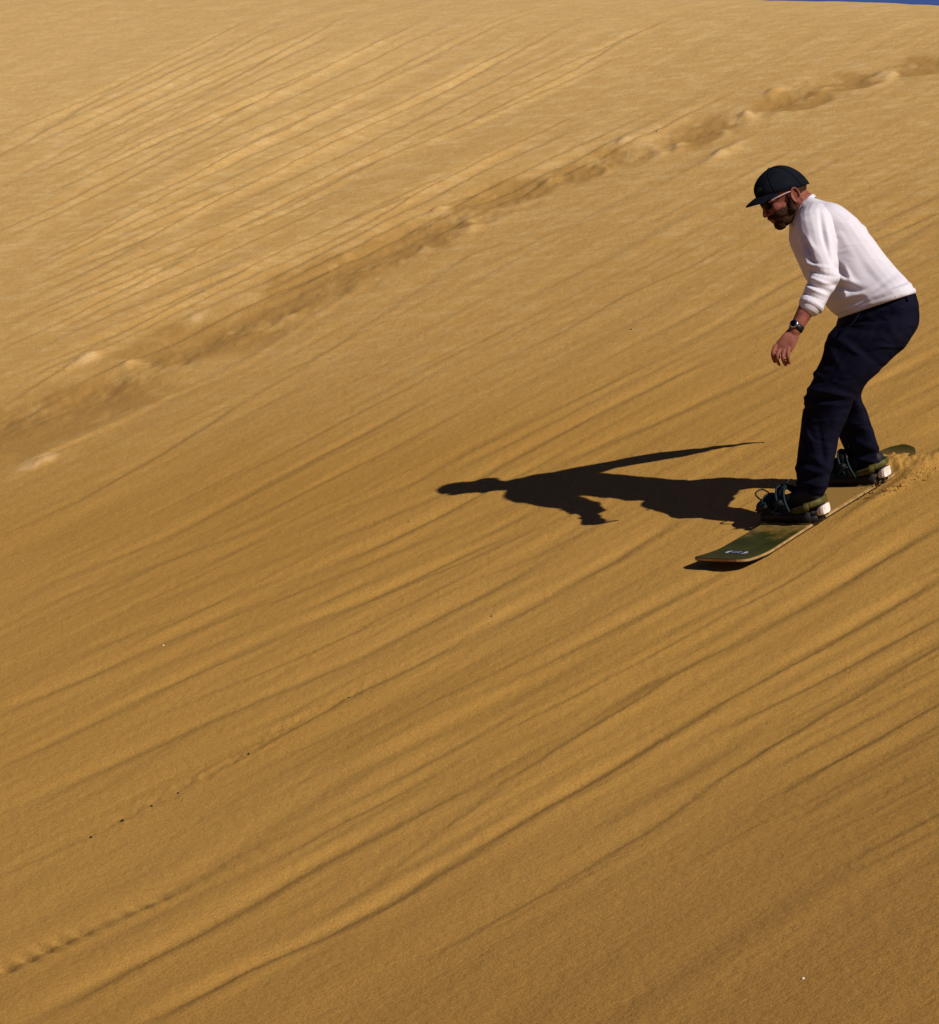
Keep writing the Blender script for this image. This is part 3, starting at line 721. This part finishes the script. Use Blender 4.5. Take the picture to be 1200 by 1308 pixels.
# ------------------------------------------------------------------ board frame
O = Vector((OX, OY, OZ + .012))
nB = Vector((-.197, -.277, 1)).normalized()
bB = Vector((-TX, -TY, 0)); bB = (bB - nB * bB.dot(nB)).normalized()      # towards the nose
wB = nB.cross(bB); 
if wB.x < 0: wB = -wB                                                    # towards the near (heel) edge
tB = -wB                                                                  # toe side
board = empty('sandboard', O, 'olive green sandboard with black foot bindings, its tail sunk in loose sand', 'sandboard')
Mb = Matrix(((bB.x, wB.x, nB.x, O.x), (bB.y, wB.y, nB.y, O.y), (bB.z, wB.z, nB.z, O.z), (0, 0, 0, 1)))
board.matrix_world = Mb
def BP(s, q, h): return O + bB * s + wB * q + nB * h
def blocal(name, bm, m, parent=board, smooth=False):
    """bm is in board coordinates"""
    me_ = to_mesh(bm, name); o = bpy.data.objects.new(name, me_); C.objects.link(o); me_.materials.append(m)
    if smooth: me_.polygons.foreach_set('use_smooth', [True] * len(me_.polygons))
    o.parent = parent; return o
def half_width(s):
    hw = .112 + .018 * (abs(s) / .8) ** 2
    if s > 0:
        e = (s - .765) / .055
        if e > 0: hw *= max(0, 1 - min(e, 1) ** 3.0) ** .5 * .65 + .35 if e < 1 else .35
    else:
        e = (-s - .46) / .18
        if e > 0: hw *= max(0, 1 - min(e, 1) ** 2.2) ** .5
    return hw
def lift(s):
    if s > .60: return .34 * (s - .60) ** 1.6
    if s < -.42: return .30 * (-s - .42) ** 1.45
    return .0
ss = list(np.linspace(-.639, .62, 60)) + list(np.linspace(.63, .8199, 34))
def deckmesh(h0, h1, inset):
    bm = bmesh.new(); rings = []
    for s in ss:
        hw = max(half_width(s) - inset, .004); top = [(q * hw) for q in np.linspace(-1, 1, 9)]
        rings.append([Vector((s, q, lift(s) + h1)) for q in top] + [Vector((s, q, lift(s) + h0)) for q in reversed(top)])
    loft(bm, rings); return bm
blocal('base', deckmesh(.0, .003, .001), M_BASE)
blocal('edge', deckmesh(.0032, .0118, .0), M_EDGE)
deck = blocal('deck', deckmesh(.0120, .0145, .004), M_DECK)
# emblem near the nose
bm = bmesh.new()
def plate(pts, h0, h1, b):
    lo = [b.verts.new((x, y, lift(x) + h0)) for x, y in pts]; hi = [b.verts.new((x, y, lift(x) + h1)) for x, y in pts]
    n = len(pts)
    for i in range(n): b.faces.new((lo[i], lo[(i + 1) % n], hi[(i + 1) % n], hi[i]))
    b.faces.new(hi); b.faces.new(list(reversed(lo)))
e0 = .68
plate([(e0 - .016 * math.cos(a) , .034 * math.sin(a)) for a in np.linspace(0, 2 * math.pi, 20, endpoint=False)], .0147, .0157, bm)
emb = blocal('emblem', bm, M_EMB2, deck); 
bm = bmesh.new()
for s in (-1, 1):
    plate([(e0 - .020, s * .030), (e0 - .012, s * .048), (e0 + .012, s * .048), (e0 + .020, s * .034), (e0 + .012, s * .038), (e0 - .012, s * .038)][::s], .0147, .0165, bm)
plate([(e0 + .006, -.018), (e0 + .011, -.016), (e0 + .011, .016), (e0 + .006, .018)], .0158, .0168, bm)
plate([(e0 - .012, -.018), (e0 - .008, -.014), (e0 - .008, .014), (e0 - .012, .018)], .0158, .0168, bm)
blocal('emblem_outline', bm, M_EMBLEM, emb)

def strap_arch(b, s0, q0, q1, h, wd, th, lean=0, hb=.03):
    """a band passing over the foot from heel side q... across s"""
    pass
def binding(s0, ang=0):
    t = bpy.data.objects.new('binding', None); C.objects.link(t); t.parent = board; t.location = (s0, .0, .0150)
    t.rotation_euler = (0, 0, ang)
    def B(name, bm, m, p=t, smooth=True): return blocal(name, bm, m, p, smooth)
    # base plate (long axis = q: toe at -q, heel at +q)
    bm = bmesh.new()
    rings = []
    for q, hw in ((-.150, .035), (-.135, .052), (-.06, .056), (.06, .050), (.12, .046), (.135, .03)):
        rings.append([Vector((x, q, z)) for x, z in ((-hw, 0), (-hw, .022), (-hw * .8, .028), (hw * .8, .028), (hw, .022), (hw, 0))])
    loft(bm, rings); B('base_plate', bm, M_BLACK)
    for sgn in (-1, 1):       # side rails, khaki
        bm = bmesh.new()
        rings = []
        for q, h in ((-.10, .030), (-.04, .040), (.03, .046), (.09, .050), (.125, .050)):
            rings.append([Vector((sgn * .058 + dx, q, z)) for dx, z in ((-.004, .004), (-.004, h), (.004, h), (.004, .004))])
        loft(bm, rings); B('side_rail', bm, M_BLACK)
        bm = bmesh.new(); rings = []
        for q, h0, h1 in ((.012, .040, .050), (.05, .044, .066), (.10, .052, .080), (.128, .060, .090)):
            rings.append([Vector((sgn * .064 + dx, q, z)) for dx, z in ((-.003, h0), (-.003, h1), (.003, h1), (.003, h0))])
        loft(bm, rings); B('heel_loop_arm', bm, M_OLIVE)
    bm = bmesh.new()           # heel loop
    pts = [Vector((.058 * math.cos(a), .105 + .045 * math.sin(a), .074 + .010 * math.sin(a))) for a in np.linspace(0, math.pi, 9)]
    tube(bm, pts, [.0075] * 9, 2, 8, flat=1.8, ref=Vector((0, 0, 1))); B('heel_loop', bm, M_OLIVE)
    # ankle strap and toe strap: padded arches with lacing-like edge cords
    for q0, q1, hh, w_, nm in ((.02, -.035, .128, .020, 'ankle_strap'), (-.075, -.105, .088, .018, 'toe_strap')):
        def arch(k, wofs, hofs):
            return [Vector(((.060 + hofs) * math.cos(a), q0 + (q1 - q0) * math.sin(a) + wofs, .040 + (hh - .040 + hofs) * math.sin(a))) for a in np.linspace(0, math.pi, 11)]
        bm = bmesh.new(); rings = []
        c_ = arch(0, 0, 0); o_ = arch(0, 0, .010)
        for i in range(11):
            rings.append([c_[i] + Vector((0, -w_, 0)), o_[i] + Vector((0, -w_ * .9, 0)), o_[i] + Vector((0, w_ * .9, 0)), c_[i] + Vector((0, w_, 0))])
        loft(bm, rings); st = B(nm, bm, M_BLACK)
        for wo in (-w_, w_):
            bm = bmesh.new(); tube(bm, arch(0, wo, .010), [.0042] * 11, 2, 8); B('piping', bm, M_TEAL, st)
        bm = bmesh.new(); bmesh.ops.create_cube(bm, size=1, matrix=Matrix.Translation((.067, q0 + (q1 - q0) * .6, .040 + (hh - .04) * .55)) @ Matrix.Diagonal((.018, .030, .022, 1)))
        bmesh.ops.bevel(bm, geom=bm.edges[:], offset=.004, segments=2, affect='EDGES'); B('buckle', bm, M_BLACK, st)
        bm = bmesh.new(); tube(bm, [Vector((.070, q0 - .01, .085)), Vector((.080, q0 - .03, .078)), Vector((.083, q0 - .055, .055))], [.004, .0038, .003], 3, 8); B('ladder', bm, M_TEAL, st)
    # loose strap ends curling up at the toe
    bm = bmesh.new(); tube(bm, [Vector((.02, -.125, .07)), Vector((.03, -.15, .095)), Vector((.02, -.165, .11)), Vector((-.01, -.155, .115)), Vector((-.02, -.13, .10))], [.004, .0038, .0036, .0034, .003], 4, 8)
    B('loose_strap', bm, M_BLACK)
    return t
b1 = binding(.245, math.radians(-4)); b2 = binding(-.235, math.radians(4))

# shoes (children of the person)
def shoe(s0):
    def Q(x, q, h): return BP(s0 + x, q, .0150 + .029 + h)
    bm = bmesh.new(); rings = []
    prof = [(-.166, .020, .000, .030), (-.158, .036, .000, .044), (-.12, .046, 0, .055), (-.07, .047, 0, .066), (-.02, .041, 0, .074), (.03, .036, 0, .092), (.07, .033, 0, .104), (.11, .033, 0, .108), (.135, .031, .0, .10), (.147, .020, .006, .085)]
    for q, hw, z0, z1 in prof:
        c = Q(0, q, (z0 + z1) / 2); rings.append(ring_pts(c, bB * hw, nB * (z1 - z0) / 2, 20, 2.6))
    loft(bm, rings); m_ = remesh(bm, 'shoe', .0045, 3)
    sh = link('shoe', m_, M_BLACK, person)
    bm = bmesh.new(); rings = []     # outsole
    for q, hw in ((-.168, .020), (-.155, .040), (-.11, .050), (-.05, .048), (.02, .040), (.09, .042), (.128, .040)):
        c = Q(0, q, .008); rings.append(ring_pts(c, bB * hw, nB * .010, 20, 4))
    loft(bm, rings); link('outsole', to_mesh(bm, 'outsole'), M_BLACK, sh)
    bm = bmesh.new(); rings = []     # white heel cup
    for q, hw, z0, z1 in ((.131, .031, -.004, .022), (.141, .0320, -.005, .030), (.152, .0310, -.004, .036), (.161, .027, -.001, .038)):
        c = Q(0, q, (z0 + z1) / 2); rings.append(ring_pts(c, bB * hw, nB * (z1 - z0) / 2, 24, 6))
    loft(bm, rings); link('heel', to_mesh(bm, 'heel'), M_SOLE, sh, smooth=False)
    for k in range(4):
        q = -.075 + k * .026; h = .066 + .022 * k + .004
        bm = bmesh.new(); tube(bm, [Q(-.022, q, h - .006), Q(0, q + .004, h + .002), Q(.022, q, h - .006)], [.003] * 3, 3, 8); link('lace', to_mesh(bm, 'lace'), M_TEAL, sh)
shoe(.245); shoe(-.235)

# ------------------------------------------------------------------ clods, pebbles, spray
def lump(name, r, seed, m):
    bm = bmesh.new(); bmesh.ops.create_icosphere(bm, subdivisions=3, radius=r)
    for v in bm.verts:
        n_ = mnoise.noise(v.co * (1.1 / r) + Vector((seed * 3.1, 0, 0))); v.co *= 1 + .45 * n_; v.co.z *= .75
    me_ = to_mesh(bm, name); me_.materials.append(m); me_.polygons.foreach_set('use_smooth', [True] * len(me_.polygons)); return me_
def place(me_, name, px, py, label, cat, group=None, up=0, yoff=0):
    x, y = hit(px, py)
    y += yoff; x = (px - 600) / F * y
    o = bpy.data.objects.new(name, me_); C.objects.link(o)
    if yoff == 0 and up == 0: z = ground_z(x, y)
    else: z = (654 - py) / F * y
    o.location = (x, y, z); o.rotation_euler = (random.uniform(0, 3), random.uniform(0, 3), random.uniform(0, 6))
    o['label'] = label; o['category'] = cat
    if group: o['group'] = group
    return o
clods = [lump('sand_clod', .010, i, M_CLOD) for i in range(3)]
for i, (px, py, s) in enumerate([(1190, 588, 1.0), (1186, 583, .6), (1151, 619, .95), (1148, 623, .6), (1143, 620, .5), (1132, 626, 1.0), (1127, 625, .5), (1116, 629, .9), (1112, 630, .6), (1105, 630, .5),
        (1158, 610, .5), (1166, 603, .45), (1173, 609, .5), (1186, 609, .6), (1174, 596, .4), (1195, 598, .5), (1162, 617, .4)]):
    o = place(clods[i % 3], 'sand_clod', px, py, 'small clod of sand thrown up beside the buried tail of the sandboard', 'sand clod', 'clods of sand thrown up at the board tail', up=1, yoff=-.10)
    o.scale = (s * .85,) * 3
pm = [lump('pebble', .006, 20 + i, M_PEB) for i in range(3)]
for i, (px, py, s, lab) in enumerate([
    (116, 1070, 1.0, 'lowest dark pebble on the crumbled furrow at the lower left of the dune'), (157, 1048, 1.1, 'larger dark pebble second from the bottom of the crumbled furrow at lower left'),
    (194, 1030, .8, 'dark pebble third from the bottom of the crumbled furrow at lower left'), (228, 1012, .8, 'dark pebble fourth from the bottom of the crumbled furrow at lower left'),
    (318, 965, .9, 'dark pebble alone midway up the crumbled furrow at lower left'), (446, 891, .8, 'uppermost dark pebble on the crumbled furrow at lower left'),
    (628, 789, .7, 'dark pebble on smooth sand below the shadow of the man'), (806, 424, .9, 'dark pebble on streaked sand left of the hanging hand'),
    (839, 169, .9, 'dark pebble above the old footprint trail near the top of the dune'), (522, 669, .6, 'tiny dark pebble just left of and below the head of the shadow')]):
    o = place(pm[i % 3], 'pebble', px, py, lab, 'pebble'); o.scale = (s, s, s)
pw = lump('pebble', .005, 44, M_PEBW)
o = place(pw, 'pebble', 1026, 1248, 'single pale pebble on the smooth sand at bottom right', 'pebble')
o = place(pw, 'pebble', 209, 828, 'single pale pebble beside the soft furrow at left', 'pebble'); o.scale = (.8, .8, .8)
# fine thrown grains
bm = bmesh.new()
for i in range(420):
    t = random.random(); px = 1118 + 95 * t + random.gauss(0, 9); py = 626 - 34 * t + random.gauss(0, 8 + 6 * t); y = 13.95 + .25 * t + random.uniform(-.12, .02)
    r = random.uniform(.001, .0027)
    bmesh.ops.create_icosphere(bm, subdivisions=1, radius=r, matrix=Matrix.Translation(P(px, py, y)))
sp = link('sand_spray', to_mesh(bm, 'sand_spray'), M_CLOD); sp['kind'] = 'stuff'; sp['label'] = 'loose grains of sand spraying up behind the sandboard tail'; sp['category'] = 'sand spray'
